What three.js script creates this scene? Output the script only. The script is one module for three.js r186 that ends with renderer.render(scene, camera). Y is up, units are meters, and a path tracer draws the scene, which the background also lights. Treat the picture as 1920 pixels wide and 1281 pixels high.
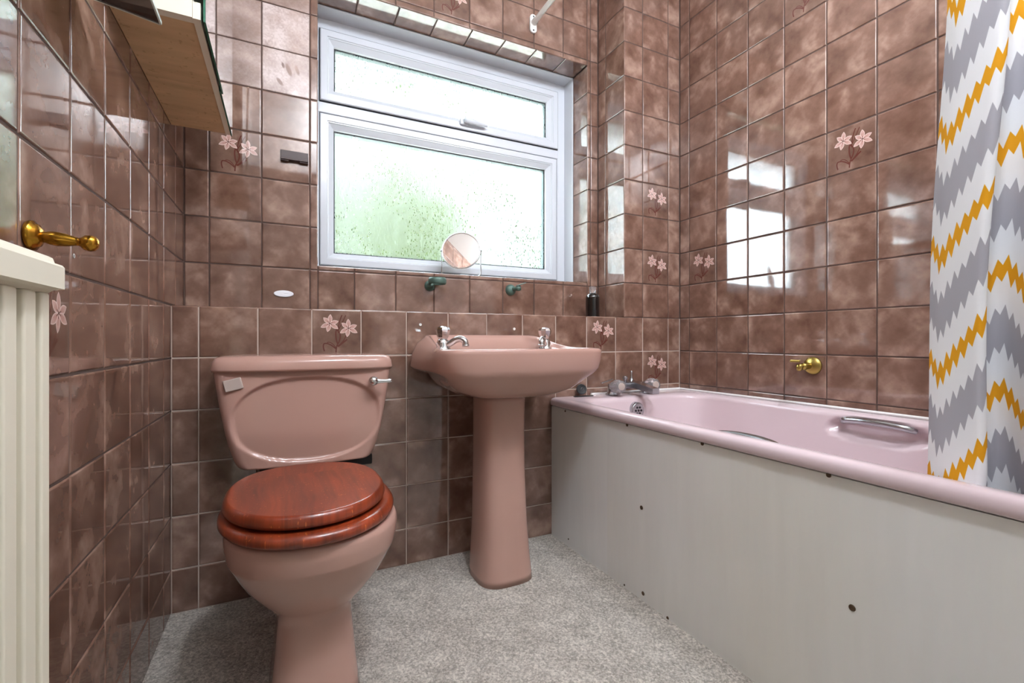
import * as THREE from 'three';
import { RoundedBoxGeometry } from 'three/addons/geometries/RoundedBoxGeometry.js';
import { mergeGeometries, mergeVertices, toCreasedNormals } from 'three/addons/utils/BufferGeometryUtils.js';
import { RectAreaLightUniformsLib } from 'three/addons/lights/RectAreaLightUniformsLib.js';

// ---------------------------------------------------------------- camera, sky, sun, exposure
const EYE = 0.78;                                   // eye height above the carpet; depth into the room is -z
const FOCAL = 874, W = 1920, H = 1281, YAW = 26.04 * Math.PI / 180;
const scene = new THREE.Scene();
const camera = new THREE.PerspectiveCamera(2 * Math.atan(H / 2 / FOCAL) * 180 / Math.PI, W / H, 0.01, 200);
camera.position.set(0, EYE, 0);
camera.rotation.set(0, -YAW, 0);
camera.setViewOffset(W, H, 0, 3.5, W, H);
camera.updateProjectionMatrix();
const renderer = new THREE.WebGLRenderer({ antialias: true });
renderer.toneMapping = THREE.LinearToneMapping;
renderer.toneMappingExposure = 1.0;
renderer.shadowMap.enabled = true;
RectAreaLightUniformsLib.init();
scene.background = new THREE.Color().setRGB(0.78, 0.89, 1.0);
scene.backgroundIntensity = 24;
const sun = new THREE.DirectionalLight(0xfff1dc, 9);      // stands behind the house and lights the garden
sun.position.set(-3, 9, 7); sun.target.position.set(0.7, 0, -5);
sun.castShadow = true; sun.shadow.mapSize.set(2048, 2048);
Object.assign(sun.shadow.camera, { left: -9, right: 9, top: 9, bottom: -9, near: 0.5, far: 40 });
scene.add(sun, sun.target);

// ---------------------------------------------------------------- helpers
let seed = 7;
const rnd = () => { seed = (seed * 1664525 + 1013904223) % 4294967296; return seed / 4294967296; };
const rr = (a, b) => a + (b - a) * rnd();
const lerp = (a, b, t) => a + (b - a) * t;
const clamp = (x, a = 0, b = 1) => Math.max(a, Math.min(b, x));
const smooth = (a, b, x) => { const t = clamp((x - a) / (b - a)); return t * t * (3 - 2 * t); };
const V = (x, h, d) => new THREE.Vector3(x, h + EYE, -d);      // x to the right, h above the eye, d into the room
const taken = {};
const numbered = (n) => { const k = taken[n] = (taken[n] ?? -1) + 1; return k ? `${n}_${String(k).padStart(3, '0')}` : n; };
function tag(o, label, category, group, kind) {
  if (label) o.userData.label = label;
  if (category) o.userData.category = category;
  if (group) o.userData.group = group;
  if (kind) o.userData.kind = kind;
  return o;
}
function thing(name, label, category, base, group) {
  const g = new THREE.Group(); g.name = numbered(name); g.position.copy(base); scene.add(g);
  return tag(g, label, category, group);
}
function topOf(o) { const p = new THREE.Vector3(); for (let a = o; a && a !== scene; a = a.parent) p.add(a.position); return p; }
// geometry in world coordinates -> a named mesh under parent
function put(parent, name, geo, mat, label) {
  const m = new THREE.Mesh(geo, mat); m.name = name; m.castShadow = m.receiveShadow = true;
  if (parent !== scene) { const p = topOf(parent); geo.translate(-p.x, -p.y, -p.z); }
  parent.add(m);
  if (label) m.userData.label = label;
  return m;
}
function solo(name, label, category, geo, mat, group) {
  geo.computeBoundingBox(); const b = geo.boundingBox, c = new THREE.Vector3((b.min.x + b.max.x) / 2, b.min.y, (b.min.z + b.max.z) / 2);
  geo.translate(-c.x, -c.y, -c.z);
  const m = new THREE.Mesh(geo, mat); m.name = numbered(name); m.position.copy(c); m.castShadow = m.receiveShadow = true; scene.add(m);
  return tag(m, label, category, group);
}
function structure(name, geo, mat, label, category) {
  const m = new THREE.Mesh(geo, mat); m.name = name; m.castShadow = m.receiveShadow = true; scene.add(m);
  return tag(m, label, category, null, 'structure');
}
const box = (x0, x1, h0, h1, d0, d1) => { const g = new THREE.BoxGeometry(x1 - x0, h1 - h0, d1 - d0); g.translate((x0 + x1) / 2, (h0 + h1) / 2 + EYE, -(d0 + d1) / 2); return g; };
const rbox = (x0, x1, h0, h1, d0, d1, r = 0.003, s = 2) => { const g = new RoundedBoxGeometry(x1 - x0, h1 - h0, d1 - d0, s, r); g.translate((x0 + x1) / 2, (h0 + h1) / 2 + EYE, -(d0 + d1) / 2); return g; };
const clean = (list) => mergeGeometries(list.map((g) => { const n = g.index ? g.toNonIndexed() : g; for (const k of Object.keys(n.attributes)) if (!['position', 'normal', 'uv'].includes(k)) n.deleteAttribute(k); return n; }));
// a surface through rings of points, closed round each ring
function loft(rings, { capA = false, capB = false, open = false } = {}) {
  const n = rings[0].length, pos = [], uv = [], idx = [];
  rings.forEach((r, j) => r.forEach((p, i) => { pos.push(p.x, p.y, p.z); uv.push(i / n, j / (rings.length - 1)); }));
  const m = open ? n - 1 : n;
  for (let j = 0; j + 1 < rings.length; j++) for (let i = 0; i < m; i++) {
    const a = j * n + i, b = j * n + (i + 1) % n, c = a + n, d = b + n;
    idx.push(a, b, d, a, d, c);
  }
  const cap = (j, flip) => {
    const c = new THREE.Vector3(); rings[j].forEach((p) => c.add(p)); c.multiplyScalar(1 / n);
    const k = pos.length / 3; pos.push(c.x, c.y, c.z); uv.push(0.5, 0.5);
    for (let i = 0; i < n; i++) { const a = j * n + i, b = j * n + (i + 1) % n; flip ? idx.push(k, b, a) : idx.push(k, a, b); }
  };
  if (capA) cap(0, true);
  if (capB) cap(rings.length - 1, false);
  const g = new THREE.BufferGeometry();
  g.setAttribute('position', new THREE.Float32BufferAttribute(pos, 3));
  g.setAttribute('uv', new THREE.Float32BufferAttribute(uv, 2));
  g.setIndex(idx); g.computeVertexNormals();
  return g;
}
const crease = (g, a = 0.6) => toCreasedNormals(g, a);
function outward(g) {      // turns a closed surface the right way out
  const p = g.attributes.position, ix = g.index.array; let v = 0;
  const a = new THREE.Vector3(), b = new THREE.Vector3(), c = new THREE.Vector3();
  for (let i = 0; i < ix.length; i += 3) { a.fromBufferAttribute(p, ix[i]); b.fromBufferAttribute(p, ix[i + 1]); c.fromBufferAttribute(p, ix[i + 2]); v += a.dot(b.cross(c)); }
  if (v < 0) { for (let i = 0; i < ix.length; i += 3) { const t = ix[i]; ix[i] = ix[i + 1]; ix[i + 1] = t; } g.computeVertexNormals(); }
  return g;
}
function tube(points, r, seg = 40, rad = 12) {
  return new THREE.TubeGeometry(new THREE.CatmullRomCurve3(points), seg, r, rad, false);
}
// a lathe whose axis starts at p and runs along dir; profile = [radius, along]
function turned(profile, p, dir, seg = 28) {
  const g = new THREE.LatheGeometry(profile.map(([r, a]) => new THREE.Vector2(r, a)), seg);
  g.applyQuaternion(new THREE.Quaternion().setFromUnitVectors(new THREE.Vector3(0, 1, 0), dir.clone().normalize()));
  g.translate(p.x, p.y, p.z);
  return g;
}
function flatUV(g, ax, ay, s) {
  const p = g.attributes.position, uv = new Float32Array(p.count * 2), get = { x: 'getX', y: 'getY', z: 'getZ' };
  for (let i = 0; i < p.count; i++) { uv[2 * i] = p[get[ax]](i) * s; uv[2 * i + 1] = p[get[ay]](i) * s; }
  g.setAttribute('uv', new THREE.BufferAttribute(uv, 2)); return g;
}

// ---------------------------------------------------------------- noise and textures
function hash(x, y, s) { let h = (x * 374761393 + y * 668265263 + s * 1274126177) | 0; h = Math.imul(h ^ (h >>> 13), 1274126177); return ((h ^ (h >>> 16)) >>> 0) / 4294967296; }
function vnoise(x, y, s, per = 0) {
  const xi = Math.floor(x), yi = Math.floor(y), fx = x - xi, fy = y - yi, w = (i) => (per ? ((i % per) + per) % per : i);
  const u = fx * fx * (3 - 2 * fx), v = fy * fy * (3 - 2 * fy);
  const a = hash(w(xi), w(yi), s), b = hash(w(xi + 1), w(yi), s), c = hash(w(xi), w(yi + 1), s), d = hash(w(xi + 1), w(yi + 1), s);
  return lerp(lerp(a, b, u), lerp(c, d, u), v);
}
function fbm(x, y, s, oct = 4, per = 0) { let f = 0, a = 0.5, t = 0; for (let o = 0; o < oct; o++) { f += a * vnoise(x, y, s + o * 17, per); t += a; x *= 2; y *= 2; per *= 2; a *= 0.5; } return f / t; }
function dataTexture(w, h, fn, srgb = true, wrap = true) {
  const d = new Uint8Array(w * h * 4);
  for (let y = 0; y < h; y++) for (let x = 0; x < w; x++) { const c = fn(x / w, y / h, x, y), k = (y * w + x) * 4; d[k] = clamp(c[0], 0, 255); d[k + 1] = clamp(c[1], 0, 255); d[k + 2] = clamp(c[2], 0, 255); d[k + 3] = 255; }
  const t = new THREE.DataTexture(d, w, h); t.magFilter = THREE.LinearFilter; t.minFilter = THREE.LinearMipmapLinearFilter; t.generateMipmaps = true;
  if (srgb) t.colorSpace = THREE.SRGBColorSpace;
  if (wrap) t.wrapS = t.wrapT = THREE.RepeatWrapping;
  t.needsUpdate = true; return t;
}
// mottled brown glaze: sixteen tile faces on one sheet
const GL = [[98, 70, 57], [124, 94, 80], [164, 135, 119]];
function glaze(u, v, s) {
  const wx = fbm(u * 2 + 9, v * 2, s + 40, 3) - 0.5, wy = fbm(u * 2, v * 2 + 7, s + 61, 3) - 0.5;
  let f = fbm(u * 2.9 + wx * 0.7, v * 2.9 + wy * 0.7, s, 3);
  f = clamp((f - 0.14) / 0.74);
  const g = fbm(u * 26, v * 26, s + 5, 3) - 0.5;
  f = clamp(f + g * 0.16);
  const t = f * 2, a = t < 1 ? GL[0] : GL[1], b = t < 1 ? GL[1] : GL[2], k = t < 1 ? t : t - 1;
  const tint = (hash(s, 3, 9) - 0.5) * 10;
  return [lerp(a[0], b[0], k) + tint, lerp(a[1], b[1], k) + tint, lerp(a[2], b[2], k) + tint];
}
const tileMap = dataTexture(1024, 1024, (u, v) => { const c = Math.floor(u * 4), r = Math.floor(v * 4); return glaze(u * 4 - c, v * 4 - r, 100 + r * 4 + c); });
const waveMap = dataTexture(512, 512, (u, v) => { const f = 255 * fbm(u * 6, v * 6, 900, 3, 6); return [f, f, f]; }, false);
const tileMat = new THREE.MeshPhysicalMaterial({ name: 'glazed_tile', map: tileMap, roughness: 0.05, ior: 1.9, bumpMap: waveMap, bumpScale: 0.0003 });
function canvasTexture(w, h, draw, srgb = true) {
  const c = document.createElement('canvas'); c.width = w; c.height = h; draw(c.getContext('2d'), w, h);
  const t = new THREE.CanvasTexture(c); if (srgb) t.colorSpace = THREE.SRGBColorSpace; t.wrapS = t.wrapT = THREE.RepeatWrapping; t.anisotropy = 8; return t;
}
function glazeInto(ctx, n, s, extra) {
  const im = ctx.createImageData(n, n);
  for (let y = 0; y < n; y++) for (let x = 0; x < n; x++) { let c = glaze(x / n, y / n, s); if (extra) c = extra(x / n, y / n, c); const k = (y * n + x) * 4; im.data[k] = c[0]; im.data[k + 1] = c[1]; im.data[k + 2] = c[2]; im.data[k + 3] = 255; }
  ctx.putImageData(im, 0, 0);
}
function flower(ctx, cx, cy, r, rot, n = 6) {
  for (let i = 0; i < n; i++) {
    ctx.save(); ctx.translate(cx, cy); ctx.rotate(rot + i * 2 * Math.PI / n + (i % 2 ? 0.1 : -0.08)); const L = r * [1, 0.93, 1.05, 0.96, 1.02, 0.9][i];
    ctx.beginPath(); ctx.moveTo(0, -r * 0.06); ctx.quadraticCurveTo(r * 0.42, -L * 0.5, 0, -L); ctx.quadraticCurveTo(-r * 0.42, -L * 0.5, 0, -r * 0.06);
    ctx.fillStyle = 'rgb(196,160,150)'; ctx.fill(); ctx.strokeStyle = 'rgb(222,196,186)'; ctx.lineWidth = r * 0.05; ctx.stroke();
    ctx.strokeStyle = 'rgb(168,120,110)'; ctx.lineWidth = r * 0.025; for (const q of [-0.09, 0, 0.09]) { ctx.beginPath(); ctx.moveTo(q * r * 0.4, -r * 0.2); ctx.lineTo(q * r, -L * 0.62); ctx.stroke(); }
    ctx.strokeStyle = 'rgb(92,58,52)'; ctx.lineWidth = r * 0.05; ctx.beginPath(); ctx.moveTo(0, 0); ctx.lineTo(0, -r * 0.26); ctx.stroke(); ctx.restore();
  }
}
const decorMap = canvasTexture(512, 512, (ctx, n) => {
  glazeInto(ctx, n, 311, (u, v, c) => c.map((q) => q * 0.93));
  ctx.scale(n, n); ctx.lineCap = 'round';
  ctx.strokeStyle = 'rgb(92,48,40)';
  const path = (pts, w) => { ctx.lineWidth = w; ctx.beginPath(); ctx.moveTo(pts[0], pts[1]); for (let i = 2; i < pts.length; i += 4) ctx.quadraticCurveTo(pts[i], pts[i + 1], pts[i + 2], pts[i + 3]); ctx.stroke(); };
  path([0.48, 0.93, 0.48, 0.85, 0.5, 0.78, 0.6, 0.62, 0.55, 0.5, 0.48, 0.42, 0.42, 0.36], 0.026);
  path([0.5, 0.8, 0.66, 0.72, 0.72, 0.46], 0.02);
  path([0.48, 0.86, 0.34, 0.72, 0.24, 0.74, 0.2, 0.78, 0.24, 0.9], 0.026);
  path([0.48, 0.84, 0.38, 0.68, 0.3, 0.72], 0.016);
  path([0.51, 0.74, 0.46, 0.6, 0.48, 0.46], 0.03);
  path([0.53, 0.5, 0.52, 0.3, 0.6, 0.12], 0.022);
  path([0.54, 0.42, 0.6, 0.3, 0.68, 0.12], 0.016);
  path([0.53, 0.8, 0.62, 0.72, 0.7, 0.66], 0.034);
  flower(ctx, 0.35, 0.3, 0.195, 0.15); flower(ctx, 0.74, 0.4, 0.2, 0.05);
});
const decorMat = new THREE.MeshPhysicalMaterial({ name: 'flower_tile', map: decorMap, roughness: 0.05, ior: 1.9 });
// tiles by the window with a chalky bloom that fingers have wiped through
const bloomMap = (s, k, fingers) => canvasTexture(256, 256, (ctx, n) => glazeInto(ctx, n, s, (u, v, c) => {
  let b = clamp(k * (0.35 + 1.1 * fbm(u * 3, v * 3, s + 3, 4)) * (0.75 + 0.5 * fbm(u * 30, v * 30, s + 8, 2)));
  if (fingers) for (const [x, y, a, l, w] of [[0.55, 0.42, 1.2, 0.17, 0.06], [0.73, 0.38, 1.25, 0.14, 0.045], [0.36, 0.74, 0.9, 0.12, 0.05], [0.43, 0.34, 1.3, 0.08, 0.035]]) {
    const dx = u - x, dy = v - y, p = dx * Math.cos(a) + dy * Math.sin(a), q = -dx * Math.sin(a) + dy * Math.cos(a);
    b *= 1 - 0.9 * (1 - smooth(0.5, 1.1, Math.hypot(p / l, q / w)));
  }
  return [lerp(c[0], 206, b), lerp(c[1], 190, b), lerp(c[2], 184, b)];
}));
const bloomMats = [bloomMap(401, 0.85, true), bloomMap(402, 0.8, false), bloomMap(403, 0.42, false)].map((map, i) => new THREE.MeshPhysicalMaterial({ name: 'bloomed_tile_' + i, map, roughness: 0.3, ior: 1.6 }));
const grout = new THREE.MeshStandardMaterial({ name: 'grout', color: '#4f3d35', roughness: 0.9 });
const paleGrout = new THREE.MeshStandardMaterial({ name: 'pale_grout', color: '#b5a396', roughness: 0.9 });
const std = (name, color, roughness = 0.6, extra = {}) => new THREE.MeshPhysicalMaterial({ name, color, roughness, ...extra });
const M = {
  ceramic: std('pink_ceramic', '#b48e81', 0.12, { ior: 1.55 }),
  bath: std('pink_acrylic', '#d9c5c8', 0.14, { ior: 1.52 }),
  chrome: std('chrome', '#dfe3e6', 0.07, { metalness: 1 }),
  dullChrome: std('worn_chrome', '#b8bcc0', 0.22, { metalness: 1 }),
  brass: std('brass', '#b5862f', 0.2, { metalness: 1 }),
  oldBrass: std('old_brass', '#b09a55', 0.34, { metalness: 1 }),
  verdigris: std('verdigris', '#566e63', 0.5, { metalness: 0.3 }),
  upvc: std('white_upvc', '#d2d6db', 0.25),
  gasket: std('rubber_gasket', '#25272a', 0.7),
  spacer: std('glazing_spacer', '#4b5a5c', 0.5),
  white: std('white_paint', '#efece6', 0.7),
  whitePlastic: std('white_plastic', '#e9e6df', 0.35),
  cream: std('cream_paint', '#ebe4d0', 0.45),
  greyPlastic: std('grey_plastic', '#b3a399', 0.4),
  black: std('black_rubber', '#141414', 0.6),
  brown: std('brown_plastic', '#43332f', 0.5),
  screw: std('rusty_screw', '#5a4632', 0.6, { metalness: 0.4 }),
  sealant: std('white_sealant', '#f2efec', 0.4),
  mirror: std('mirror', '#f4f6f6', 0.02, { metalness: 1 }),
  edge: std('glass_edge', '#2f6a52', 0.15),
};

// ---------------------------------------------------------------- room shell
const XL = -0.288, XR = 1.658, DB = 1.80, DL = 1.611, DF = -0.10, FLOOR = -EYE, CEIL = 1.63, LEDGE = 0.0983, XC = 1.3315;
const OX0 = 0.108, OX1 = 1.271, OH0 = 0.266, OH1 = 1.280, DW = 1.99;
const PITCH = 0.1508, GAP = 0.0032;
const rows = []; for (let k = -6; k <= 11; k++) rows.push(LEDGE + k * PITCH);
const cutRows = (lo, hi) => [lo, ...rows.filter((h) => h > lo + 0.006 && h < hi - 0.006), hi];
const cutCols = (start, step, lo, hi) => { const r = [lo]; for (let k = -30; k < 40; k++) { const c = start + k * step; if (c > lo + 0.006 && c < hi - 0.006) r.push(c); } r.push(hi); return r; };

const tileCache = {};
function tileGeo(w, h, cell, whole) {
  const key = [w.toFixed(4), h.toFixed(4), cell, whole].join();
  if (tileCache[key]) return tileCache[key];
  const pos = [], nor = [], uv = [], idx = [];
  const uvOf = (x, y) => whole ? [x / 0.1476 + 0.5, y / 0.1476 + 0.5] : [((cell % 4) + 0.5 + clamp(x / 0.15, -0.495, 0.495) * 0.98) / 4, (Math.floor(cell / 4) + 0.5 + clamp(y / 0.15, -0.495, 0.495) * 0.98) / 4];
  const prof = [[0, -0.0045, 0], [0, -0.0022, 0.12], [0.0011, -0.0009, 0.6], [0.0036, 0, 1]];      // inset, depth, how far the normal has turned to the face
  const ring = (i) => [[-w / 2 + i, -h / 2 + i], [w / 2 - i, -h / 2 + i], [w / 2 - i, h / 2 - i], [-w / 2 + i, h / 2 - i]];
  const side = [[0, -1], [1, 0], [0, 1], [-1, 0]];
  for (let s = 0; s < 4; s++) {
    const k = pos.length / 3;
    for (const [i, z, t] of prof) { const r = ring(i), n = new THREE.Vector3(side[s][0] * (1 - t), side[s][1] * (1 - t), t).normalize(); for (const c of [r[s], r[(s + 1) % 4]]) { pos.push(c[0], c[1], z); nor.push(n.x, n.y, n.z); uv.push(...uvOf(c[0], c[1])); } }
    for (let j = 0; j < prof.length - 1; j++) { const a = k + j * 2; idx.push(a, a + 1, a + 3, a, a + 3, a + 2); }
  }
  const k = pos.length / 3; for (const c of ring(0.0036)) { pos.push(c[0], c[1], 0); nor.push(0, 0, 1); uv.push(...uvOf(c[0], c[1])); }
  idx.push(k, k + 1, k + 2, k, k + 2, k + 3);
  const g = new THREE.BufferGeometry();
  g.setAttribute('position', new THREE.Float32BufferAttribute(pos, 3)); g.setAttribute('normal', new THREE.Float32BufferAttribute(nor, 3)); g.setAttribute('uv', new THREE.Float32BufferAttribute(uv, 2)); g.setIndex(idx);
  return tileCache[key] = g;
}
const AX = { x: new THREE.Vector3(1, 0, 0), y: new THREE.Vector3(0, 1, 0), z: new THREE.Vector3(0, 0, 1), '-z': new THREE.Vector3(0, 0, -1), '-x': new THREE.Vector3(-1, 0, 0) };
// lays tiles on a plane: at(u, v) gives the world point; flowers and blooms are given by a point they contain
function tiling(parent, ua, va, at, us, vs, { skip, flowers = [], blooms = [] } = {}) {
  const U = AX[ua], Vv = AX[va], N = U.clone().cross(Vv);
  for (let i = 0; i + 1 < us.length; i++) for (let j = 0; j + 1 < vs.length; j++) {
    const u0 = us[i], u1 = us[i + 1], v0 = vs[j], v1 = vs[j + 1];
    if (skip && skip(u0, u1, v0, v1)) continue;
    const w = u1 - u0 - GAP, h = v1 - v0 - GAP; if (w < 0.004 || h < 0.004) continue;
    const has = ([a, b]) => a > u0 && a < u1 && b > v0 && b < v1;
    const fl = flowers.some(has), bl = blooms.find(has);
    const cell = Math.floor(rnd() * 16);
    const m = new THREE.Mesh(tileGeo(w, h, cell, fl || !!bl), fl ? decorMat : bl ? bloomMats[bl[2]] : tileMat);
    m.name = 'tile'; m.castShadow = m.receiveShadow = true;
    const tilt = w > 0.1 && h > 0.1 ? 0.0035 : 0.0015;
    const q = new THREE.Matrix4().makeBasis(U, Vv, N); m.quaternion.setFromRotationMatrix(q);
    m.quaternion.multiply(new THREE.Quaternion().setFromEuler(new THREE.Euler(rr(-tilt, tilt), rr(-tilt, tilt), rr(-0.0015, 0.0015))));
    m.position.copy(at((u0 + u1) / 2, (v0 + v1) / 2)).addScaledVector(N, rr(-0.0004, 0.0002));
    if (fl) m.userData.label = 'tile printed with two pale flowers';
    parent.add(m);
  }
}
const G = 0.0022;      // the joints lie this far behind the tile faces
// left wall
const wallLeft = structure('wall_left', box(XL - 0.12, XL - G, FLOOR, CEIL, DF - 0.1, DB + 0.3), grout, 'left wall of glossy mottled brown square tiles', 'wall');
tiling(wallLeft, '-z', 'y', (d, h) => V(XL, h, d), cutCols(1.521, 0.1506, DF, DB), cutRows(FLOOR, CEIL), { flowers: [[0.85, 0.02], [0.4, 0.7]] });
// right wall
const wallRight = structure('wall_right', box(XR + G, XR + 0.12, FLOOR, CEIL, DF - 0.1, DL), grout, 'right wall of brown tiles above the bath with mirrored window', 'wall');
tiling(wallRight, 'z', 'y', (z, h) => V(XR, h, -z), cutCols(-1.555, 0.1498, -DL, -DF), cutRows(-0.34, CEIL), {
  flowers: [[-0.88, 0.62], [-1.48, 0.32], [-1.03, 1.2], [-0.3, 0.3]] });
// lower back wall (a boxed-in dado whose top is a ledge)
const wallLedge = structure('wall_ledge', box(XL, XR + 0.1, FLOOR, LEDGE - G, DL + G, DB + 0.1), paleGrout, 'lower back wall of brown tiles boxed out as a ledge behind toilet and basin', 'wall');
tiling(wallLedge, 'x', 'y', (x, h) => V(x, h, DL), cutCols(-0.2231, 0.1509, XL, XR), cutRows(FLOOR, LEDGE), { flowers: [[0.15, 0.03], [1.2, 0.03], [1.5, -0.12]] });
tiling(wallLedge, 'x', '-z', (x, d) => V(x, LEDGE, d), cutCols(-0.2216, 0.151, XL, XC), [DL, 1.757, DB]);
// boxed column in the corner over the bath
const wallColumn = structure('wall_column', box(XC + G, XR + 0.1, LEDGE - G, CEIL, DL + G, DB + 0.1), grout, 'boxed brown tiled column in the corner right of the window', 'wall');
tiling(wallColumn, 'x', 'y', (x, h) => V(x, h, DL), cutCols(-0.2231, 0.1509, XC, XR), cutRows(LEDGE, CEIL), { flowers: [[1.5, 0.63], [1.5, 0.32]] });
tiling(wallColumn, 'z', 'y', (z, h) => V(XC, h, -z), [-DB, -1.744, -DL], cutRows(LEDGE, CEIL));
// upper back wall with the window opening
const wb = (x0, x1, h0, h1) => box(x0, x1, h0, h1, DB + G, DB + 0.32);
const wallBack = structure('wall_back', clean([wb(XL - 0.12, OX0 - G, LEDGE - 0.1, CEIL), wb(OX1 + G, XC + 0.12, LEDGE - 0.1, CEIL), wb(OX0 - G, OX1 + G, LEDGE - 0.1, OH0 - G), wb(OX0 - G, OX1 + G, OH1 + G, CEIL)]), grout, 'upper back wall of brown tiles around the white window', 'wall');
{
  const us = [...new Set([...cutCols(-0.2201, 0.151, XL, XC), OX0, OX1])].sort((a, b) => a - b).filter((x, i, a) => !i || x - a[i - 1] > 0.008);
  const vs = [...new Set([...cutRows(LEDGE, CEIL), OH0, OH1])].sort((a, b) => a - b);
  const inX = (a, b) => a >= OX0 - 0.002 && b <= OX1 + 0.002, inH = (a, b) => a >= OH0 - 0.002 && b <= OH1 + 0.002;
  // full rows beside the window stay whole: the sill and head heights only cut the tiles over and under the opening
  const full = cutRows(LEDGE, CEIL);
  tiling(wallBack, 'x', 'y', (x, h) => V(x, h, DB), us, full, { skip: (a, b) => inX(a, b), flowers: [[-0.15, 0.62]], blooms: [[0.0, 0.92, 0], [0.0, 1.07, 1], [-0.15, 0.92, 2], [-0.15, 1.07, 2], [0, 1.2, 2]] });
  const usW = us.filter((x) => x >= OX0 - 0.002 && x <= OX1 + 0.002);
  tiling(wallBack, 'x', 'y', (x, h) => V(x, h, DB), usW, cutRows(LEDGE, OH0));
  tiling(wallBack, 'x', 'y', (x, h) => V(x, h, DB), usW, cutRows(OH1, CEIL), { flowers: [[0.62, 1.4]] });
  // reveals
  const so = cutCols(0.551, 0.1503, OX0, OX1);
  tiling(wallBack, 'x', 'z', (x, z) => V(x, OH1, -z), so, [-(DW - 0.07), -DB]);
  tiling(wallBack, 'x', '-z', (x, d) => V(x, OH0, d), so, [DB, DW - 0.07]);
  tiling(wallBack, 'z', 'y', (z, h) => V(OX1, h, -z), [-(DW - 0.07), -DB], cutRows(OH0, OH1));
  tiling(wallBack, '-z', 'y', (d, h) => V(OX0, h, d), [DB, DW - 0.07], cutRows(OH0, OH1));
}
// ceiling, doorway wall and landing behind the camera
structure('ceiling', box(XL - 0.12, XR + 0.12, CEIL, CEIL + 0.1, DF - 0.1, DB + 0.3), M.white, 'white painted ceiling', 'ceiling');
structure('wall_front', clean([box(XL, -0.24, FLOOR, CEIL, DF - 0.1, DF), box(0.56, XR, FLOOR, CEIL, DF - 0.1, DF), box(-0.24, 0.56, 1.22, CEIL, DF - 0.1, DF)]), M.white, 'white painted wall with the open doorway', 'wall');
const HX0 = -0.75, HX1 = 1.25, HD = -1.6;
structure('wall_landing', clean([box(HX0 - 0.1, HX0, FLOOR, CEIL, HD, DF - 0.1), box(HX1, HX1 + 0.1, FLOOR, CEIL, HD, DF - 0.1), box(HX0 - 0.1, HX1 + 0.1, FLOOR, CEIL, HD - 0.1, HD), box(HX0 - 0.1, XL - 0.12, FLOOR, CEIL, DF - 0.1, DF)]), M.white, 'white painted walls of the landing outside the doorway', 'wall');
structure('ceiling_landing', box(HX0 - 0.1, HX1 + 0.1, CEIL, CEIL + 0.1, HD - 0.1, DF - 0.1), M.white, 'white painted ceiling of the landing', 'ceiling');

// carpet
const pileMap = dataTexture(1024, 1024, (u, v, x, y) => {
  const f = hash(x >> 1, y >> 1, 3) * 0.55 + hash(x, y, 8) * 0.45, c = fbm(u * 8, v * 8, 51, 4, 8) - 0.5, m = fbm(u * 90, v * 90, 77, 2, 90) - 0.5;
  const k = 0.5 + (f - 0.5) * 0.9 + c * 0.4 + m * 0.8, t = clamp(k);
  return [lerp(134, 250, t), lerp(127, 243, t), lerp(117, 231, t)];
});
const pileBump = dataTexture(512, 512, (u, v, x, y) => { const f = 255 * clamp(0.6 * hash(x, y, 21) + 0.5 * fbm(u * 120, v * 120, 31, 2, 120)); return [f, f, f]; }, false);
pileMap.repeat.set(2.6, 2.6); pileBump.repeat.set(2.6, 2.6);
const carpet = std('beige_carpet', '#ffffff', 0.95, { map: pileMap, bumpMap: pileBump, bumpScale: 0.004, sheen: 0.2, sheenRoughness: 0.8 });
const floorGeo = box(HX0 - 0.1, XR + 0.1, FLOOR - 0.1, FLOOR, HD - 0.1, DB + 0.1);
structure('floor', flatUV(floorGeo, 'x', 'z', 1), carpet, 'beige grey flecked cut pile carpet', 'floor');

// ---------------------------------------------------------------- window
function mitred(x0, x1, h0, h1, profile) {      // profile = [inset, depth] pairs, swept round the rectangle
  const pos = [];
  const corner = (c, [i, d]) => { const x = c === 0 || c === 3 ? x0 + i : x1 - i, h = c < 2 ? h0 + i : h1 - i; return V(x, h, d); };
  for (let c = 0; c < 4; c++) for (let k = 0; k + 1 < profile.length; k++) {
    const n = (c + 1) % 4, a = corner(c, profile[k]), b = corner(n, profile[k]), e = corner(n, profile[k + 1]), f = corner(c, profile[k + 1]);
    for (const p of [a, b, e, a, e, f]) pos.push(p.x, p.y, p.z);
  }
  const g = new THREE.BufferGeometry(); g.setAttribute('position', new THREE.Float32BufferAttribute(pos, 3));
  g.setAttribute('uv', new THREE.Float32BufferAttribute(new Float32Array(pos.length / 3 * 2), 2)); g.computeVertexNormals(); return g;
}
const win = new THREE.Group(); win.name = 'window_1'; scene.add(win); tag(win, 'white plastic casement window with frosted glass and a small opening light on top', 'window', null, 'structure');
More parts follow.
